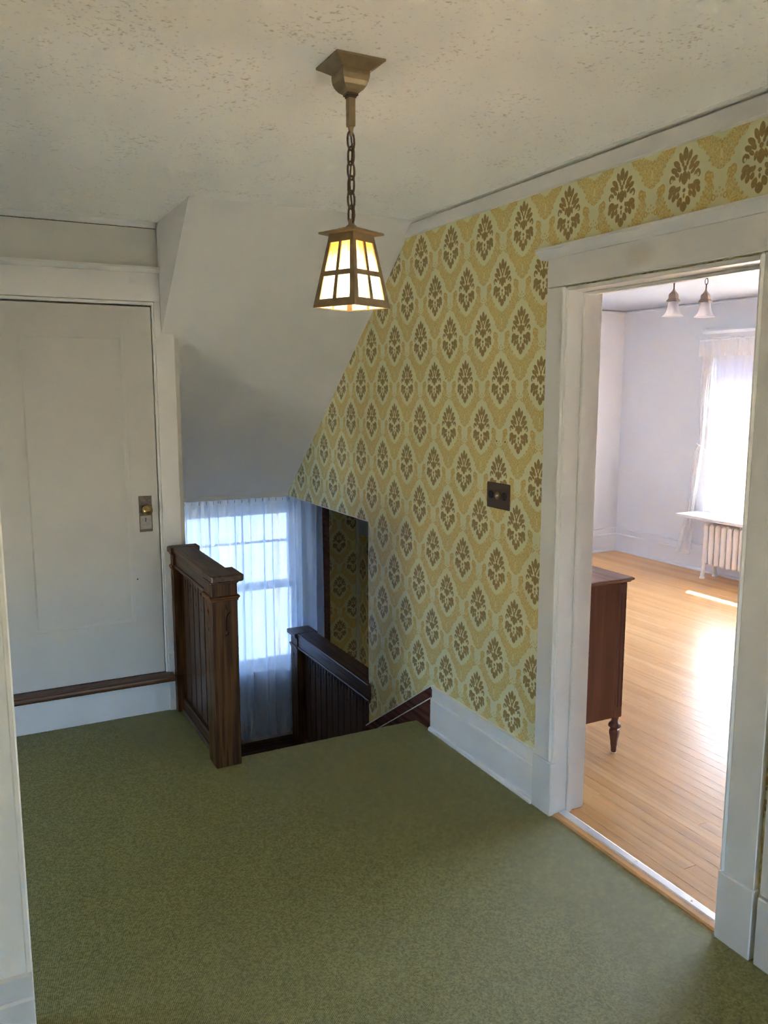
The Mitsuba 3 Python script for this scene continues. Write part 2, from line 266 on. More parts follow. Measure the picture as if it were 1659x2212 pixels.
# trim of the hall
def base_profile(h=.226, t=.022):                     # (out, z): shoe, board, ledge, upper band, cap
    return [(0, 0), (t + .012, 0), (t + .012, .010), (t + .008, .017), (t, .020), (t, .160), (t - .004, .167), (t - .009, .168), (t - .009, h - .014), (t - .004, h - .010), (t - .004, h), (0, h)]
bp = base_profile()
struct('baseboard_right', extr([(-a, b) for a, b in bp], 2.53, 3.362, 'y'), 'm_baseboard', label='white stepped baseboard below the damask wall')
m = extr([(2.09 - a, b) for a, b in bp], -3.2, -1.947, 'x')
struct('baseboard_left', m, 'm_trim', label='white stepped baseboard on the partition wall')
struct('trim_3', cat(extr([(0, 2.43), (-.018, 2.43), (-.020, 2.434), (-.020, 2.482), (-.012, 2.488), (0, 2.488)], -1.6, slope(2.46) and 3.655, 'y'),
                     extr([(0, 2.4925), (-.028, 2.4925), (-.030, 2.501), (0, 2.501)], -1.6, 3.60, 'y')), 'm_trim', label='narrow white moulding at the top of the damask wall')
struct('trim_15', bx(-3.2, -1.1, D1 - .0008, D1, 2.472, 2.4755), 'm_plate')  # dark strip painted in for the shadow line under the ceiling bead
struct('trim_4', extr([(D1, 2.4755), (D1 - .012, 2.4775), (D1 - .022, 2.486), (D1 - .032, 2.501), (D1, 2.501)], -3.2, -1.1, 'x'), 'm_slope', label='thin bead where the cream wall meets the ceiling')

# doorway to the bedroom: casing, plinths, head with cap, jambs, stops
t1 = holder('trim_1', 'white casing around the bedroom doorway')
def casing_leg(y0, y1, inner):                        # inner: +1 when the opening is towards smaller y
    b0, b1 = (y0, y0 + .016) if inner > 0 else (y1 - .016, y1)
    f0, f1 = (y0 + .016, y1) if inner > 0 else (y0, y1 - .016)
    return cat(bx(-.022, 0, f0, f1, .224, 2.066, .002), bx(-.027, 0, b0, b1, .224, 2.066, .006))
add(t1 + '__casing', casing_leg(2.422, 2.528, 1), 'm_trim')
add(t1 + '__casing', casing_leg(1.478, 1.600, -1), 'm_trim')
add(t1 + '__plinth', bx(-.029, 0, 2.412, 2.530, 0, .224, .003), 'm_trim')
add(t1 + '__plinth', bx(-.029, 0, 1.474, 1.602, 0, .224, .003), 'm_trim')
add(t1 + '__head', bx(-.024, 0, .30, 2.526, 2.068, 2.172, .002), 'm_trimstained')
capp = [(0, 2.172), (-.030, 2.172), (-.033, 2.177), (-.036, 2.181), (-.050, 2.191), (-.058, 2.197), (-.060, 2.200), (-.060, 2.208), (-.056, 2.210), (0, 2.210)]
add(t1 + '__cap', extr(capp, .28, 2.560, 'y'), 'm_trim')
add(t1 + '__jamb', cat(bx(-.017, .15, 2.415, 2.432, 0, 2.06, .003)), 'm_trim')
add(t1 + '__jamb', cat(bx(-.018, .15, 1.583, 1.598, 0, 2.06, .002)), 'm_trim')
add(t1 + '__jamb', cat(bx(-.018, .15, 1.598, 2.417, 2.047, 2.062, .002)), 'm_trim')
add(t1 + '__stop', cat(bx(.055, .082, 2.405, 2.417, 0, 2.047, .003)), 'm_trim')
add(t1 + '__stop', cat(bx(.055, .082, 1.598, 1.610, 0, 2.047, .003)), 'm_trim')
add(t1 + '__stop', cat(bx(.055, .082, 1.610, 2.405, 2.035, 2.047, .003)), 'm_trim')
k = add(t1 + '__strike_plate', cat(bx(.086, .094, 2.4155, 2.4175, .838, .903, .0008), bx(.094, .118, 2.4158, 2.4175, .868, .872, .0004), bx(.114, .119, 2.4158, 2.4175, .870, .886, .0004), bx(.112, .119, 2.4158, 2.4175, .890, .896, .0004)), 'm_black'); labels[k] = {'label': 'small dark strike plate in the door jamb'}
t2 = holder('trim_2', 'white casing of the next doorway at the right edge')
add(t2 + '__casing', bx(-.022, 0, 1.340, 1.458, .224, 2.066, .003), 'm_trim')
add(t2 + '__plinth', bx(-.028, 0, 1.330, 1.460, 0, .218, .004), 'm_trim')
k = struct('threshold_strip', extr([(-.012, -.001), (-.012, .004), (-.004, .008), (.022, .008), (.022, -.001)], 1.602, 2.412, 'y'), 'm_plank_1', label='narrow wooden threshold strip at the edge of the carpet')
k = add('carpet_bar', extr([(.018, .001), (.020, .0085), (.026, .011), (.052, .011), (.058, .0085), (.060, .001)], 1.602, 2.412, 'y'), 'm_alu')
tag(k, 'shiny metal floor bar across the bedroom threshold, between carpet and boards', 'floor bar')
for yy in (1.75, 2.0, 2.25): add(k + '__screw', lathe([(.0001, .0135), (.003, .0132), (.004, .011)], (.039, yy, 0), 12), 'm_nickel')

# closet door: casing, head with cap, riser board, sill
t5 = holder('trim_5', 'white casing around the closet door')
add(t5 + '__casing', cat(bx(-1.126, -1.032, D1 - .024, D1, .31, 1.975, .002), bx(-1.138, -1.124, D1 - .020, D1 + .03, .19, 2.11, .004)), 'm_trim')
add(t5 + '__plinth', bx(-1.126, -1.030, D1 - .026, D1, 0, .31, .002), 'm_trim')
add(t5 + '__casing', bx(-2.02, -1.915, D1 - .024, D1, 0, 2.12, .002), 'm_trim')
add(t5 + '__head', cat(bx(-2.02, -1.096, D1 - .024, D1, 2.122, 2.258, .002), bx(-2.02, -1.126, D1 - .020, D1 + .03, 2.105, 2.121, .003), bx(-1.126, -1.096, D1 - .024, D1, 1.95, 2.122, .001)), 'm_trim')
cp = [(D1, 2.258), (D1 - .028, 2.258), (D1 - .030, 2.262), (D1 - .045, 2.272), (D1 - .050, 2.276), (D1 - .050, 2.286), (D1, 2.286)]
add(t5 + '__cap', extr(cp, -2.05, -1.095, 'x'), 'm_trim')
struct('trim_6', bx(-2.3, -1.115, D1 - .016, D1 + .01, 0, .181, .002), 'm_trim', label='white riser board below the closet door')
sl = [(D1 + .02, .181), (D1 - .085, .181), (D1 - .096, .186), (D1 - .100, .197), (D1 - .096, .209), (D1 - .085, .214), (D1 + .02, .214)]
struct('trim_7', extr(sl, -1.93, -1.108, 'x'), 'm_oak_x', smooth=40, label='stained wooden sill under the closet door')
# the door leaf: stiles and rails around one recessed panel
door = holder('door_1', 'cream closet door with one large recessed panel')
X0, X1, Z0, Z1, F = -1.900, -1.1415, .216, 2.098, D1 - .010
px0, px1, pz0, pz1 = -1.762, -1.279, .508, 1.955
leaf = man(bx(X0, X1, F, F + .035, Z0, Z1, .002))
cut = m3.Manifold.hull_points(np.array([(x, F + d, z) for d, e in ((-.001, 0), (.006, .020)) for x in (px0 + e, px1 - e) for z in (pz0 + e, pz1 - e)], np.float32))
bead = m3.Manifold.hull_points(np.array([(x, y, z) for y in (F - .001, F + .003) for x in (px0 - .004, px1 + .004) for z in (pz0 - .004, pz1 + .004)], np.float32))
add(door + '__leaf', unman(leaf - cut - bead), 'm_door')
h = add(door + '__escutcheon', bx(-1.2405, -1.1755, F - .003, F, .972, 1.157, .0015), 'm_plate'); labels[h] = {'label': 'dark worn brass door plate'}
add(h + '__lower_plate', bx(-1.236, -1.180, F - .0042, F - .003, .986, 1.055, .0006), 'm_plateworn')
add(h + '__keyhole', cat(extr(Point(-1.209, 1.040).buffer(.0042).union(sbox(-1.2115, 1.024, -1.2065, 1.040)), F - .0048, F - .004, 'y')), 'm_black')
kn = lathe([(.0005, -.062), (.012, -.0605), (.022, -.055), (.0268, -.046), (.0262, -.038), (.020, -.030), (.011, -.026), (.0095, -.012), (.0150, -.006), (.0165, -.003), (.0165, .001)], n=40)
kn.apply_transform(trimesh.transformations.rotation_matrix(math.radians(-90), (1, 0, 0))); kn.apply_scale((1, 1, 1))
if kn.vertices[:, 1].max() > .03: kn.vertices[:, 1] *= -1
kn.apply_translation((-1.207, F - .003, 1.088))
h = add(door + '__knob', kn, 'm_oldbrass', smooth=40); labels[h] = {'label': 'round brass door knob'}
add(door + '__bolt_hole', extr(Point(-1.262, .728).buffer(.0035), F - .0006, F + .0, 'y'), 'm_black')
struct('wall_closet', bx(-2.1, -1.0, D1 + .13, D1 + .16, -.1, 2.3), 'm_dark')

# ------------------------------------------------------------------ stairwell
st = holder('stairs', 'dark wooden stairs down to the landing')
for i in range(5):
    z1 = -.174 * i; y0 = YE - .012 + .26 * i
    add(st + '__riser', bx(-.98, -.0225, y0 - .018, y0, z1 - .174, z1 - (.028 if i else .03)), 'm_stair')
    if i < 4: add(st + '__tread', bx(-.98, -.0225, y0 - .02, y0 + .26, z1 - .202, z1 - .174, .004), 'm_stair')
struct('floor_landing', bx(-3.3, .25, 4.53, YWALL + .02, LAND - .2, LAND), 'm_stair', label='dark floor of the stair landing')
struct('wall_stair_left', cat(bx(-1.05, -.985, YE - .03, D1 + .12, -1.4, -.2), bx(-3.4, -3.3, D1, 5.7, -1.4, 1.3), bx(-3.3, -1.0, D1 + .121, D1 + .15, -1.4, 2.2), bx(-3.3, .1, YE - .2, YE - .05, -1.4, -.2)), 'm_wallpaint')
W1 = (-.82, .13, -.32, .87)
ww = sbox(-3.4, -1.4, .31, SOF + .1).difference(sbox(W1[0], W1[2], W1[1], W1[3]))
struct('wall_window', extr(ww, YWALL, YWALL + .16, 'y'), 'm_trim', label='white wall around the stair window')
window('window_1', 'y', YWALL + .01, W1[0], W1[1], W1[2], W1[3], 'm_trim', label='double-hung stair window behind the sheer curtain', mid=.285, thin=.605)
wc = holder('trim_8', 'white casing and sill of the stair window')
add(wc + '__casing', bx(W1[1] - .005, W1[1] + .085, YWALL - .02, YWALL, W1[2] - .1, W1[3] + .06, .002), 'm_trim')
add(wc + '__casing', bx(W1[0] - .085, W1[0] + .005, YWALL - .02, YWALL, W1[2] - .1, W1[3] + .06, .002), 'm_trim')
add(wc + '__sill', bx(W1[0] - .1, W1[1] + .1, YWALL - .05, YWALL + .02, W1[2] - .03, W1[2], .003), 'm_trim')
struct('trim_9', bx(.262, .318, YWALL - .10, YWALL + .16, LAND, SOF, .003), 'm_stringer', label='dark wooden corner post beside the stair window')
sk = [(3.362, .226), (YO - .005, .226 - .659 * (YO - .005 - 3.362)), (YO - .005, -1.3), (YE - .031, -1.3), (YE - .031, 0), (3.362, 0)]
struct('trim_10', extr(sk, -.022, 0, 'x'), 'm_stringer', label='dark stained skirting that slopes down along the stairs')
def slopeline(off, w, x): return extr([(3.362, .226 - off), (YO - .005, .226 - off - .659 * (YO - .005 - 3.362)), (YO - .005, .226 - off + w - .659 * (YO - .005 - 3.362)), (3.362, .226 - off + w)], x, 0, 'x')
struct('trim_11', cat(slopeline(0, .007, -.024), slopeline(.062, .006, -.0245)), 'm_trim', label='two thin white lines on the dark stair skirting')
struct('trim_16', cat(bx(-.0015, .002, YO - .0035, YO + .001, .02, SOF), bx(-.0015, .002, YO, 5.39, SOF - .001, SOF + .0035)), 'm_trim', label='thin white corner bead around the opening in the damask wall')
# the well to the right of the lower railing
struct('wall_well_back', extr(sbox(.31, -2.9, 1.30, 1.25).difference(sbox(.42, -2.4, .98, -1.75)), 6.45, 6.60, 'y'), 'm_wallpaper', label='damask papered wall of the lower stairwell')
struct('wall_well_right', bx(1.045, 1.20, 3.9, 6.46, -2.9, .43), 'm_wallpaper')
struct('wall_well_upper', cat(bx(1.050, 1.20, 3.9, 6.46, .43, 1.25), bx(0.131, 1.20, 3.9, 4.05, -2.9, 2.6)), 'm_bedwall')
struct('trim_12', bx(1.025, 1.045, 6.43, 6.45, -2.9, 1.2, .003), 'm_trim')
window('window_5', 'y', 6.46, .42, .98, -2.4, -1.75, 'm_trim')  # unseen low window, added to brighten the papered well wall
struct('floor_well', bx(-.2, 1.3, 3.4, 6.6, -3.0, -2.9), 'm_trim')
struct('wall_well_left', bx(-.02, .05, 4.0, 6.5, -2.95, LAND - .19), 'm_stair')
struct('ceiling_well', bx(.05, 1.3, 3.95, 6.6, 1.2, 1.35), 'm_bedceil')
struct('wall_well_front', cat(bx(.06, .13, YE - .03, YO, -2.9, -.2), bx(.31, .33, YWALL + .16, 6.46, -2.9, 1.3)), 'm_bedwall')

# ------------------------------------------------------------------ railings
def ornament(s=1.0, depth=.012):
    """kite with hollow sides, stem and drop, as a polygon about the kite's centre (u, v)."""
    k = []
    for (a, b) in (((0, .030), (.0165, 0)), ((.0165, 0), (0, -.036)), ((0, -.036), (-.0165, 0)), ((-.0165, 0), (0, .030))):
        for t in np.linspace(0, 1, 6)[:-1]:
            p = np.array(a) * (1 - t) + np.array(b) * t; p = p * (1 - .38 * math.sin(math.pi * t)); k.append(p)
    stem = Polygon([(-.0022, -.028), (.0022, -.028), (.0016, -.076), (-.0016, -.076)])
    g = unary_union([Polygon(k).buffer(.0008), stem, Point(0, -.082).buffer(.0085, 12)])
    from shapely import affinity
    return affinity.scale(g, s, s, origin=(0, 0))
from shapely import affinity
def carve(body, faces):
    M = man(body)
    for (axis, at, u, v, s) in faces:                 # a recess of 12 mm into the face axis = at (towards plus)
        M = M - man(extr(affinity.translate(ornament(s), u, v), at - .002, at + .012, axis))
    return unman(M)
def newel(x0, x1, y0, y1, zb, zt, key, cap, half=False):
    body = bx(x0, x1, y0, y1, zb, zt - .034, .003); zc = zt - .175
    fs = [('x', x0, (y0 + y1) / 2, zc, 1.0)]
    if not half: fs.append(('y', y0, (x0 + x1) / 2 + .006, zc, 1.15))
    n = add(key + '__newel_post', carve(body, fs), 'm_oak_z')
    add(n + '__neck_moulding', cat(bx(x0 - .011, x1 + .011, y0 - .011, y1 + (0 if half else .011), zt - .112, zt - .098, .005), bx(x0 - .005, x1 + .005, y0 - .005, y1 + (0 if half else .005), zt - .122, zt - .112, .002)), 'm_oak_x')
    add(n + '__post_cap', cat(bx(*cap, zt - .033, zt, .006), bx(x0 - .006, x1 + .006, y0 - .006, y1 + (0 if half else .006), zt - .044, zt - .033, .003)), 'm_oak_y')
def slat_mesh(w, z0, z1, zc, t=.018):
    poly = sbox(-w / 2, z0, w / 2, z1).difference(affinity.translate(ornament(.95), 0, zc))
    return extr(poly, -t / 2, t / 2, 'x')
def railing(key, xs, xr0, xr1, y0, y1, n, zb, zt, label):
    """rail from y0 (near) to y1 (far) at slat plane xs; cap from xr0 to xr1."""
    tag(key, label, 'railing')
    add(key + '__handrail', bx(xr0, xr1, y0, y1, zt - .033, zt - .002, .005), 'm_oak_y')
    add(key + '__frieze', bx(xr0 + .012, xr1 - .016, y0, y1, zt - .098, zt - .033, .002), 'm_oak_y')
    add(key + '__moulding', bx(xr0 + .004, xr0 + .020, y0, y1, zt - .115, zt - .098, .005), 'm_oak_y')
    add(key + '__bottom_rail', cat(bx(xs - .030, xs + .030, y0, y1, zb + .012, zb + .075, .004), bx(xs - .040, xs + .040, y0, y1, zb, zb + .020, .006)), 'm_oak_y')
    w = (y1 - y0) / n
    poly = mikit.ply(slat_mesh(w - .019, zb + .075, zt - .098, zt - .175), 'm_oak_slat')
    for i in range(n):
        add(key + '__baluster', {**poly, 'to_world': T().translate([xs, y0 + w * (i + .5), 0])}, None)
k = 'stair_railing'
newel(-1.095, -.978, 3.430, 3.550, 0, .893, k, (-1.100, -.955, 3.400, 3.565))
newel(-1.095, -.985, 4.165, D1 - .025, 0, .893, k, (-1.112, -.955, 4.145, D1 - .025), half=True)
railing(k, -1.036, -1.092, -.985, 3.550, 4.165, 6, 0, .893, 'dark oak railing with carved newel post on the edge of the green carpet')
k = 'landing_railing'
newel(-.018, .108, 5.215, 5.340, LAND, .0, k, (-.040, .132, 5.195, 5.362))
railing(k, .050, -.022, .118, 4.075, 5.215, 12, LAND, .0, 'dark oak railing with pierced slats on the lower landing, in front of the curtain')

# ------------------------------------------------------------------ cloth
def cloth(edge0, edge1, z0, z1, plane, nfold, amp, rows=40, cols=None, seed=1, axis='y', gather=0.35, hang=None):
    """pleated sheet between two edges (functions of t: 0 top, 1 bottom) that hangs in the plane axis = plane."""
    r = np.random.default_rng(seed); cols = cols or nfold * 12
    s = np.linspace(0, 1, cols + 1); t = np.linspace(0, 1, rows + 1)
    warp = s + .25 / nfold * np.sin(2 * math.pi * (s * nfold * .37 + r.random())) + .15 / nfold * np.sin(2 * math.pi * (s * nfold * .21 + r.random()))
    ph = 2 * math.pi * nfold * warp; am = .55 + .9 * np.interp(s, np.linspace(0, 1, nfold + 1), r.random(nfold + 1))
    V = []
    for tt in t:
        e0, e1 = edge0(tt), edge1(tt); wob = .25 * np.sin(2 * math.pi * (s * 3.1 + tt * .9)) * tt
        d = amp * am * np.sin(ph + wob) * (gather + (1 - gather) * min(1, tt * 2.2)) + .3 * amp * np.sin(2.7 * ph + 1.3) * (1 - .6 * tt)
        a = e0 + (e1 - e0) * s + .45 * amp * np.cos(ph + wob) * np.sin(math.pi * np.clip(s * 20, 0, 1) / 2) * np.sin(math.pi * np.clip((1 - s) * 20, 0, 1) / 2)
        z = z0 + (z1 - z0) * tt + (0 if hang is None else hang(s, tt))
        V.append(np.stack([a, plane + d, np.full_like(a, 1) * z], 1) if axis == 'y' else np.stack([plane + d, a, np.full_like(a, 1) * z], 1))
    V = np.array(V).reshape(-1, 3); n = cols + 1
    i, j = np.meshgrid(np.arange(rows), np.arange(cols), indexing='ij')
    q = np.stack([i * n + j, i * n + j + 1, (i + 1) * n + j + 1, (i + 1) * n + j], -1).reshape(-1, 4)
    return trimesh.Trimesh(V, np.vstack([q[:, [0, 1, 2]], q[:, [0, 2, 3]]]), process=False)
k = 'sheer_curtain'
E0, E1 = (lambda t: -.95), (lambda t: .268)
add(k + '__panel', cloth(E0, E1, .905, -.80, YWALL - .075, 16, .034, rows=44, cols=340, seed=3), 'm_sheer', smooth=True)
add(k + '__heading', cloth(E0, E1, .945, .895, YWALL - .078, 16, .014, rows=4, cols=340, seed=3, gather=1), 'm_sheerhem', smooth=True)
add(k + '__rod', tube([(-1.0, YWALL - .055, .925), (.27, YWALL - .055, .925)], .006, 10), 'm_alu', smooth=40)
for i in range(25):
    xx = -.93 + i * .0495
    add(k + '__hook', tube([(xx, YWALL - .095, .944), (xx + .002, YWALL - .098, .934), (xx, YWALL - .096, .922)], .0014, 6), 'm_bronze')
tag(k, 'sheer white pleated curtain over the stair window', 'curtain')

# ------------------------------------------------------------------ lantern over the hall
k = 'pendant_lantern'; ROT = 24.0
tag(k, 'lit brass lantern with amber glass panes, hung on a chain from the hall ceiling', 'pendant lamp')
def frust(a0, z0, a1, z1): return trimesh.convex.convex_hull(np.array([(sx * a, sy * a, z) for a, z in ((a0, z0), (a1, z1)) for sx in (-1, 1) for sy in (-1, 1)]))
def at_lamp(m, rot): m = rotz(m, rot); m.apply_translation((LX, LY, 0)); return m
can = cat(frust(.066, H, .066, H - .005), frust(.066, H - .005, .036, H - .024))
add(k + '__canopy', at_lamp(can, 0), 'm_brass')
cup = [(.036, H - .022), (.0365, H - .034), (.0345, H - .046), (.030, H - .057), (.0235, H - .066), (.016, H - .072)]
cupm = cat([frust(cup[i][0], cup[i][1], cup[i + 1][0], cup[i + 1][1]) for i in range(len(cup) - 1)])
add(k + '__cup', at_lamp(cupm, 0), 'm_brass')
add(k + '__collar', at_lamp(cat(frust(.0145, H - .071, .0145, H - .077), frust(.011, H - .077, .011, H - .082)), 0), 'm_bronze')
add(k + '__stem', at_lamp(cat(bx(-.0092, .0092, -.0092, .0092, H - .150, H - .080, .001), frust(.006, H - .150, .0025, H - .172)), 0), 'm_brass')
ZC = 2.108                                            # top of the lantern's cap
z = H - .166; nl = 6; span = (z - (ZC + .012)) / nl
for i in range(nl):
    c = z - span * (i + .5); a = np.linspace(0, 2 * math.pi, 24, endpoint=False); hh = span / 2 + .0045
    pts = np.stack([np.cos(a) * .0130, np.zeros(24), np.sign(np.sin(a)) * np.abs(np.sin(a)) ** .8 * hh], 1)
    m = tube(pts, .0028, 8, closed=True); m = rotz(m, 25 if i % 2 == 0 else 100); m.apply_translation((LX, LY, c))
    add(k + '__chain_link', m, 'm_bronze', smooth=True)
cord = np.array([(LX + .003 * math.sin(t * 9), LY + .003 * math.cos(t * 9), z + .01 - t * (z - ZC)) for t in np.linspace(0, 1, 60)])
add(k + '__cord', tube(cord, .0021, 8), 'm_bronze', smooth=True)
add(k + '__loop', cat(at_lamp(bx(-.008, .008, -.006, .006, ZC - .002, ZC + .018, .003), ROT), lathe([(.014, ZC - .004), (.013, ZC + .001), (.009, ZC + .004), (.0005, ZC + .005)], (LX, LY, 0), 20)), 'm_brass', smooth=40)
capm = cat(frust(.060, ZC - .021, .060, ZC - .016), frust(.058, ZC - .016, .018, ZC - .003))
add(k + '__roof', at_lamp(capm, ROT), 'm_brass')
ZT, ZB, AT, AB = ZC - .020, ZC - .205, .0405, .0715   # the shade: top and bottom heights and half widths
def face_xy(u, z):                                    # point of the front face at u (-1..1) and height z
    a = AT + (AB - AT) * (ZT - z) / (ZT - ZB); return (u * a, -a, z)
def bar(u0, u1, z0, z1, t=.0035, w=None):
    P = []
    for (u, z) in ((u0, z0), (u1, z0), (u0, z1), (u1, z1)):
        x, y, zz = face_xy(u, z); P += [(x, y, zz), (x, y + t, zz)]
    return trimesh.convex.convex_hull(np.array(P))
ZM = ZT - .020 - .60 * 0; zt1, zt2, zm1, zm2, zb1 = ZT - .022, 0, ZT - .094, ZT - .107, ZB + .020
frame, panes = [], []
for f in range(4):
    parts = [bar(-1, 1, zt1, ZT), bar(-1, 1, zm2, zm1), bar(-1, 1, ZB, zb1), bar(-1, -.76, ZB, ZT), bar(.76, 1, ZB, ZT), bar(-.09, .09, ZB, ZT)]
    frame += [at_lamp(rotz(p, 90 * f), ROT) for p in parts]
    for (u0, u1) in ((-.80, -.06), (.06, .80)):
        for (a, b) in ((zm1 - .004, zt1 + .004), (ZB + .002, zm2 + .004)):
            v = np.array([face_xy(u0, a), face_xy(u1, a), face_xy(u1, b), face_xy(u0, b)]) + np.array([0, .0045, 0])
            panes.append(at_lamp(rotz(trimesh.Trimesh(v, [[0, 1, 2], [0, 2, 3]], process=False), 90 * f), ROT))
add(k + '__shade', cat(frame), 'm_brass')
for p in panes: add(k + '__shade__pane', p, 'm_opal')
add(k + '__socket', lathe([(.0005, ZT - .004), (.016, ZT - .004), (.016, ZT - .035), (.012, ZT - .040), (.0005, ZT - .040)], (LX, LY, 0), 20), 'm_brass', smooth=40)
bulb = ball((LX, LY, ZT - .120), .026, 3, (1, 1, 1.0))
scene[k + '__bulb'] = mikit.ply(bulb, {'type': 'diffuse', 'reflectance': rgb(.8, .8, .8)}, smooth=True, emitter={'type': 'area', 'radiance': rgb(1.45, 1.0, 0.56)})

# ------------------------------------------------------------------ switch plate on the damask wall
k = 'light_switch'; tag(k, 'dark bronze light switch plate with three round buttons on the damask wall', 'light switch')
add(k + '__plate', bx(-.005, 0, 2.760, 2.925, 1.190, 1.300, .002), 'm_bronze')
def button(y, r, prof, m, name): b = lathe(prof, n=28); b.apply_transform(trimesh.transformations.rotation_matrix(math.radians(-90), (0, 1, 0))); b.apply_translation((-.005, y, 1.2465)); return add(k + '__' + name, b, m, smooth=40)
for y in (2.893, 2.797): button(y, .017, [(.0165, 0), (.0165, .002), (.014, .003), (.012, .0012), (.0005, .0016)], 'm_black', 'button')
s = button(2.846, .017, [(.0165, 0), (.0165, .0026), (.014, .0032), (.012, .001), (.0005, .001)], 'm_oldbrass', 'ring')
button(2.846, .01, [(.0085, .001), (.0085, .006), (.0065, .0085), (.003, .0095), (.0005, .0097)], 'm_nickel', 'button')
for (yy, zz) in ((2.80, 1.205), (2.885, 1.285)): pass

# ------------------------------------------------------------------ bedroom shell
BX, BY, BH = 4.11, 6.50, 2.485
wb2 = Polygon([(-1.7, -.25), (-1.7, 2.6), (4.05, 2.6), (4.05, -.25)]).difference(sbox(DY0, -.3, DY1, DZ))
struct('wall_bedroom_near', extr(wb2, .06, .13, 'x'), 'm_bedwall')
struct('wall_bedroom_back', bx(.33, BX + .2, BY, BY + .15, -.25, 2.6), 'm_bedwall', label='white back wall of the bedroom')
W2 = (4.44, 5.355, .60, 1.97); W6 = (2.10, 4.15, .50, 2.20)
wbe = sbox(-1.7, -.25, BY + .15, 2.6).difference(sbox(W2[0], W2[2], W2[1], W2[3])).difference(sbox(W6[0], W6[2], W6[1], W6[3]))
struct('wall_bedroom_window', extr(wbe, BX, BX + .16, 'x'), 'm_bedwall', label='white bedroom wall with the bright window')
struct('wall_bedroom_end', bx(.06, BX + .2, -1.85, -1.7, -.25, 2.6), 'm_bedwall')
struct('wall_bedroom_bulkhead', cat(bx(1.20, 1.26, 3.9, BY, -.2, 2.6), bx(.13, 1.26, 3.90, 3.96, -.2, 2.6)), 'm_bedwall')
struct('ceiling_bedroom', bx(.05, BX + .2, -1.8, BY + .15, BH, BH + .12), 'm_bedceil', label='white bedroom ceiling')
struct('trim_13', cat(bx(BX - .014, BX, -1.7, BY, BH - .030, BH - .008, .004), bx(1.26, BX, BY - .014, BY, BH - .030, BH - .008, .004)), 'm_bedwall', label='thin moulding below the bedroom ceiling')
bq = base_profile(.250, .022); bq = [(a, b * .25 / .226 if b < .2 else b) for a, b in base_profile(.250)]
struct('baseboard_bedroom', cat(extr([(BX - a, b) for a, b in bq], -1.7, BY, 'y'), extr([(BY - a, b) for a, b in bq], 1.26, BX, 'x')), 'm_bedtrim', label='white stepped baseboard of the bedroom')
window('window_2', 'x', BX + .03, W2[0], W2[1], W2[2], W2[3], 'm_bedtrim', label='bright bedroom window over the radiator')
window('window_6', 'x', BX + .03, W6[0], W6[1], W6[2], W6[3], 'm_bedtrim')  # unseen second window, added and enlarged to brighten bedroom and doorway
tb = holder('trim_14', 'white casing of the bedroom window')
add(tb + '__casing', bx(BX - .02, BX, W2[1] - .005, W2[1] + .080, .56, W2[3] + .02, .002), 'm_bedtrim')
add(tb + '__casing', bx(BX - .02, BX, W2[0] - .080, W2[0] + .005, .56, W2[3] + .02, .002), 'm_bedtrim')
add(tb + '__head', bx(BX - .022, BX, W2[0] - .085, W2[1] + .085, W2[3] + .02, 2.19, .002), 'm_bedtrim')
add(tb + '__cap', extr([(BX, 2.19), (BX - .03, 2.19), (BX - .055, 2.212), (BX - .055, 2.226), (BX, 2.226)], W2[0] - .10, W2[1] + .10, 'y'), 'm_bedtrim')
# boards of the floor, each its own piece
fb = holder('floor_bedroom', 'honey coloured strip floor of the bedroom')
struct('subfloor_bedroom', extr(unary_union([sbox(.061, -1.75, BX + .1, YE - .04), sbox(.131, YE - .05, BX + .1, 3.9), sbox(1.2, 3.8, BX + .1, BY + .1), sbox(-.02, DY0, .07, DY1)]), -.25, -.014, 'z'), 'm_dark')
bw = .057; x = .060; r = random.Random(5); i = 0
add(fb + '__sill_board', bx(-.02, .0595, 1.583, 2.432, -.014, .0, 0), 'm_plank_1')
while x < BX - .01:
    y = -1.7 + r.random() * -1.2; x1 = min(x + bw, BX)
    while y < BY:
        L = 2.2 + 1.9 * r.random(); y0, y1 = max(y, -1.7), min(y + L, BY)
        if y1 - y0 > .05 and y1 > .3:
            dz = r.random() * .0004
            lim = [(y0, y1)]
            if x < 1.2: lim = [(y0, min(y1, 3.95))] if y0 < 3.9 else []
            if x < .13: lim = [(max(y0, 1.585), min(y1, 2.43))] if y0 < 2.43 and y1 > 1.585 else []
            for a, b in lim:
                if b - a > .03: add(fb + '__plank', bx(x + .0003, x1 - .0003, a + .0004, b - .0004, -.014, -dz, .0006), PLANKS[int(r.random() * 4)])
        y += L
    x = x1

# ------------------------------------------------------------------ dresser
k = 'dresser'; tag(k, 'dark mahogany dresser on turned legs just inside the bedroom doorway', 'dresser')
dx0, dx1, dy0, dy1, dz0, dz1 = .16, .640, 2.722, 3.780, .183, .826
add(k + '__body', cat(bx(dx0, dx1 - .045, dy0 + .004, dy0 + .022, dz0, dz1, .001), bx(dx0, dx1 - .045, dy1 - .022, dy1 - .004, dz0, dz1, .001), bx(dx0, dx0 + .012, dy0 + .02, dy1 - .02, dz0, dz1), bx(dx0, dx1 - .02, dy0 + .02, dy1 - .02, dz0, dz0 + .02)), 'm_mahogany_z')
tp = [(dy0 - .020, dz1 + .012), (dy0 - .026, dz1 + .018), (dy0 - .022, dz1 + .024)]
def topm():
    rings = [(.0, dz1), (.008, dz1 + .002), (.010, dz1 + .008), (.017, dz1 + .011), (.0205, dz1 + .016), (.0195, dz1 + .021), (.015, dz1 + .024)]
    return cat([trimesh.convex.convex_hull(np.array([(X, Y, z) for e, z in (rings[i], rings[i + 1]) for X in (dx0 - .005, dx1 + e) for Y in (dy0 - e, dy1 + e)])) for i in range(len(rings) - 1)])
add(k + '__top', topm(), 'm_mahogany_y')
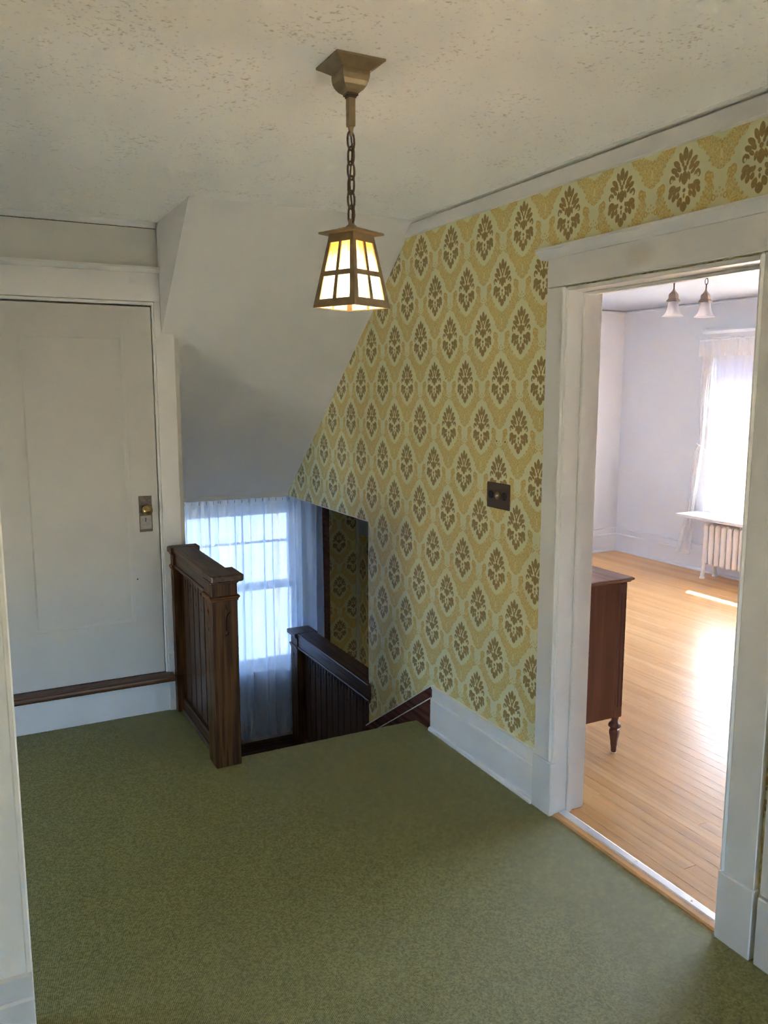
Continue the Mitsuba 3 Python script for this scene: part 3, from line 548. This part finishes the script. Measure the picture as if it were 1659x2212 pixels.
def post(y):
    M = man(bx(dx1 - .046, dx1, y - .023, y + .023, dz0 - .005, dz1, .006))
    for o in (-.010, .010):
        c = trimesh.creation.cylinder(.0045, dz1 - dz0 - .10, sections=12); c.apply_translation((dx1 - .023 + o, y - .0235, (dz0 + dz1) / 2)); M = M - man(c)
        c = trimesh.creation.cylinder(.0045, dz1 - dz0 - .10, sections=12); c.apply_translation((dx1 + .0005, y + o, (dz0 + dz1) / 2)); M = M - man(c)
    return unman(M)
for y in (dy0 + .023, dy1 - .023): add(k + '__corner_post', post(y), 'm_mahogany_z')
LEG = [(.0005, 0), (.0105, 0), (.0125, .004), (.0135, .020), (.0145, .034), (.0165, .036), (.0165, .041), (.0150, .043), (.0185, .070), (.0225, .092), (.0235, .104), (.0205, .112), (.0150, .116), (.0215, .121), (.0280, .128), (.0285, .134), (.0240, .142), (.0170, .150), (.0145, .158), (.0170, .164), (.0185, .172), (.0180, .182)]
flute = lambda t, a: 1 + .05 * np.cos(a * 12) * ((t > .35) & (t < .8))
for (xx, yy) in ((dx1 - .023, dy0 + .023), (dx1 - .023, dy1 - .023), (dx0 + .03, dy0 + .03), (dx0 + .03, dy1 - .03)):
    L = add(k + '__leg', lathe([(a, b + .004) for a, b in LEG], (xx, yy, 0), 48, flute), 'm_mahogany_z', smooth=50)
    add(L + '__glide', lathe([(.0005, -.0), (.011, 0), (.012, .002), (.012, .0045), (.0005, .0045)], (xx, yy, 0), 20), 'm_alu')
for i in range(3):
    z0 = dz0 + .022 + i * .203
    D = add(k + '__drawer', bx(dx1 - .040, dx1 - .004, dy0 + .05, dy1 - .05, z0, z0 + .197, .003), 'm_mahogany_y')
    for yy in (dy0 + .25, dy1 - .25): add(D + '__knob', ball((dx1 + .012, yy, z0 + .1), .014, 2), 'm_oldbrass', smooth=True)

# ------------------------------------------------------------------ radiator, shelf
k = 'radiator'; tag(k, 'white cast iron column radiator under the bedroom window', 'radiator')
def section(y, leg):
    def capsule(xc, r, z0, z1): m = trimesh.creation.capsule(z1 - z0 - 2 * r, r, count=[12, 12]); m.apply_translation((xc, y, z0 + r + (0 if m.bounds[0][2] < -r / 2 else 0))); d = z0 - m.bounds[0][2]; m.apply_translation((0, 0, d)); return m
    ms = [capsule(xc, .027, .125, .500) for xc in (3.885, 3.945, 4.005)] + [bx(3.872, 4.018, y - .0265, y + .0265, .128, .185, .024), bx(3.872, 4.018, y - .0265, y + .0265, .445, .498, .024)]
    if leg:
        for xc, s in ((3.880, -1), (4.010, 1)):
            ms.append(tube([(xc, y, .16), (xc + s * .004, y, .09), (xc + s * .014, y, .035), (xc + s * .018, y, .012)], .018, 12)); ms.append(lathe([(.0005, .0), (.024, .0), (.025, .008), (.018, .02), (.014, .03)], (xc + s * .018, y, 0), 14))
    return cat(ms)
plain = mikit.ply(section(0, False), 'm_radiator', smooth=40); legged = mikit.ply(section(0, True), 'm_radiator', smooth=40)
for i in range(10): add(k + '__section', {**(legged if i in (0, 9) else plain), 'to_world': T().translate([0, 5.118 - .0645 * i, 0])}, None)
add(k + '__pipe', tube([(3.945, 5.10, .16), (3.945, 4.55, .16)], .02, 10), 'm_radiator', smooth=True)
k = add('window_shelf', bx(3.80, BX, W2[0] - .12, 5.412, .535, .563, .004), 'm_bedtrim'); tag(k, 'thick white shelf over the radiator, below the bright bedroom window', 'shelf')

# ------------------------------------------------------------------ bedroom curtains
k = 'tieback_curtain'; tag(k, 'white sheer side curtain tied back at the left of the bedroom window', 'curtain')
zt, zb = 2.05, .14
def lerp(pts): a, b = zip(*pts); return lambda t: float(np.interp(zt + (zb - zt) * t, a[::-1], b[::-1]))
out = lerp([(2.05, 5.435), (1.53, 5.450), (1.19, 5.415), (1.12, 5.470), (.57, 5.520), (.14, 5.640)])
inn = lerp([(2.05, 5.30), (1.75, 5.345), (1.19, 5.370), (1.0, 5.385), (.57, 5.440), (.14, 5.455)])
m = cloth(out, inn, zt, zb, BX - .045, 7, .009, rows=60, cols=84, seed=11, axis='x')
add(k + '__panel', m, 'm_sheerbed', smooth=True)
add(k + '__sheer', cloth(lambda t: 5.35, lambda t: 4.45, 1.99, .615, BX - .018, 14, .007, rows=12, seed=8, axis='x'), 'm_sheerlight', smooth=True)
add(k + '__tie', tube([(BX - .075, 5.42, 1.20), (BX - .080, 5.39, 1.185), (BX - .075, 5.36, 1.165), (BX - .05, 5.30, 1.125)], .006, 8), 'm_sheerbed', smooth=True)
k = 'curtain_valance'; tag(k, 'short gathered white valance across the top of the bedroom window', 'valance')
add(k + '__ruffle', cloth(lambda t: 5.435, lambda t: 4.36, 2.155, 1.985, BX - .088, 22, .011, rows=10, seed=5, axis='x'), 'm_sheerbed', smooth=True)
add(k + '__rod', tube([(BX - .088, 5.44, 2.135), (BX - .088, 4.36, 2.135)], .007, 10), 'm_bedtrim', smooth=True)
k = 'roller_shade'; tag(k, 'pale roller shade with fringed lower edge in the bedroom window', 'window shade')
pts = [(4.47, 2.0)] + [(4.47 + .0105 * i, 1.675 + (.018 if i % 2 else 0) + .01 * math.sin(i * 1.7)) for i in range(82)] + [(5.335, 2.0)]
add(k + '__cloth', extr(Polygon(pts), BX + .018, BX + .019, 'x'), 'm_shade')
add(k + '__roller', tube([(BX + .018, 4.47, 1.985), (BX + .018, 5.33, 1.985)], .014, 12), 'm_bedtrim', smooth=True)

# ------------------------------------------------------------------ bedroom ceiling light
k = 'ceiling_light'; tag(k, 'two-arm bedroom ceiling light with frosted bell glass shades', 'ceiling light')
P1, P2 = np.array((1.842, 3.690)), np.array((2.045, 3.630)); PC = (P1 + P2) / 2; ZS = 2.128
add(k + '__canopy', lathe([(.0005, BH - .03), (.03, BH - .03), (.055, BH - .012), (.058, BH)], (*PC, 0), 28), 'm_brass', smooth=40)
add(k + '__stem', cat(lathe([(.0005, 2.352), (.012, 2.352), (.013, 2.374), (.008, 2.40), (.007, BH - .02)], (*PC, 0), 16)), 'm_oldbrass', smooth=40)
add(k + '__arm', cat(tube([(*P1, 2.415), (*P1, 2.43), (*(P1 * .7 + PC * .3), 2.438), (*PC, 2.438), (*(P2 * .7 + PC * .3), 2.438), (*P2, 2.43), (*P2, 2.415)], .006, 10)), 'm_brass', smooth=40)
for P in (P1, P2):
    z = ZS + .150
    for i in range(4):
        c = 2.405 - .0335 * i; a = np.linspace(0, 2 * math.pi, 20, endpoint=False)
        m = tube(np.stack([np.cos(a) * .0085, 0 * a, np.sin(a) * .0195], 1), .0022, 6, closed=True); m = rotz(m, 30 if i % 2 else 120); m.apply_translation((*P, c)); add(k + '__chain_link', m, 'm_bronze', smooth=True)
    sq = [(.004, z + .012), (.007, z), (.019, z - .018), (.0215, z - .020), (.0215, z - .044), (.030, z - .056), (.031, z - .064)]
    ms = [frust(sq[i][0], sq[i][1], sq[i + 1][0], sq[i + 1][1]) for i in range(len(sq) - 1)]
    m = rotz(cat(ms), 20); m.apply_translation((*P, 0)); add(k + '__socket', m, 'm_antique')
    prof = [(.0265, ZS + .090), (.030, ZS + .080), (.0315, ZS + .062), (.034, ZS + .044), (.039, ZS + .028), (.047, ZS + .014), (.056, ZS + .005), (.0635, ZS)]
    prof2 = [(a - .0025, b + .0005) for a, b in prof[::-1]]
    sc = lambda t, a: 1 + .045 * np.cos(a * 8) * np.clip(1 - np.abs(t - .5) * 2.6, 0, 1)
    add(k + '__glass_shade', lathe(prof + prof2, (*P, 0), 64, sc), 'm_frost', smooth=True)

# ------------------------------------------------------------------ outdoors
struct('ground', bx(-60, 60, -60, 60, -3.7, -3.5), {'type': 'diffuse', 'reflectance': rgb(.42, .41, .37)})
struct('roof_eave', bx(BX + .16, 5.05, -2.5, 7.5, 2.52, 2.66), 'm_bedtrim')  # unseen eave, added to cut the sun to a narrow strip on the boards
struct('roof_lower', extr([(5.662, 1.30), (6.20, .85), (6.20, .76), (5.662, 1.21)], -4.0, .31, 'x'), 'm_bedtrim')  # unseen overhang, added to keep direct sun off the stair window
k = 'neighbour_house'; tag(k, 'pale blue-grey clapboard house wall outside the stair window', 'house')
scene['m_siding'] = paint((.135, .205, .32), .6, .3)
for i in range(34): add(k + '__clapboard', extr([(8.0, -3.4 + .24 * i), (7.97, -3.4 + .24 * i), (7.992, -3.4 + .24 * (i + 1) + .01), (8.0, -3.4 + .24 * (i + 1) + .01)], -9.0, .97, 'x'), 'm_siding')
add(k + '__wall', bx(-9.0, .97, 8.0, 13, -3.5, 4.8), 'm_siding')
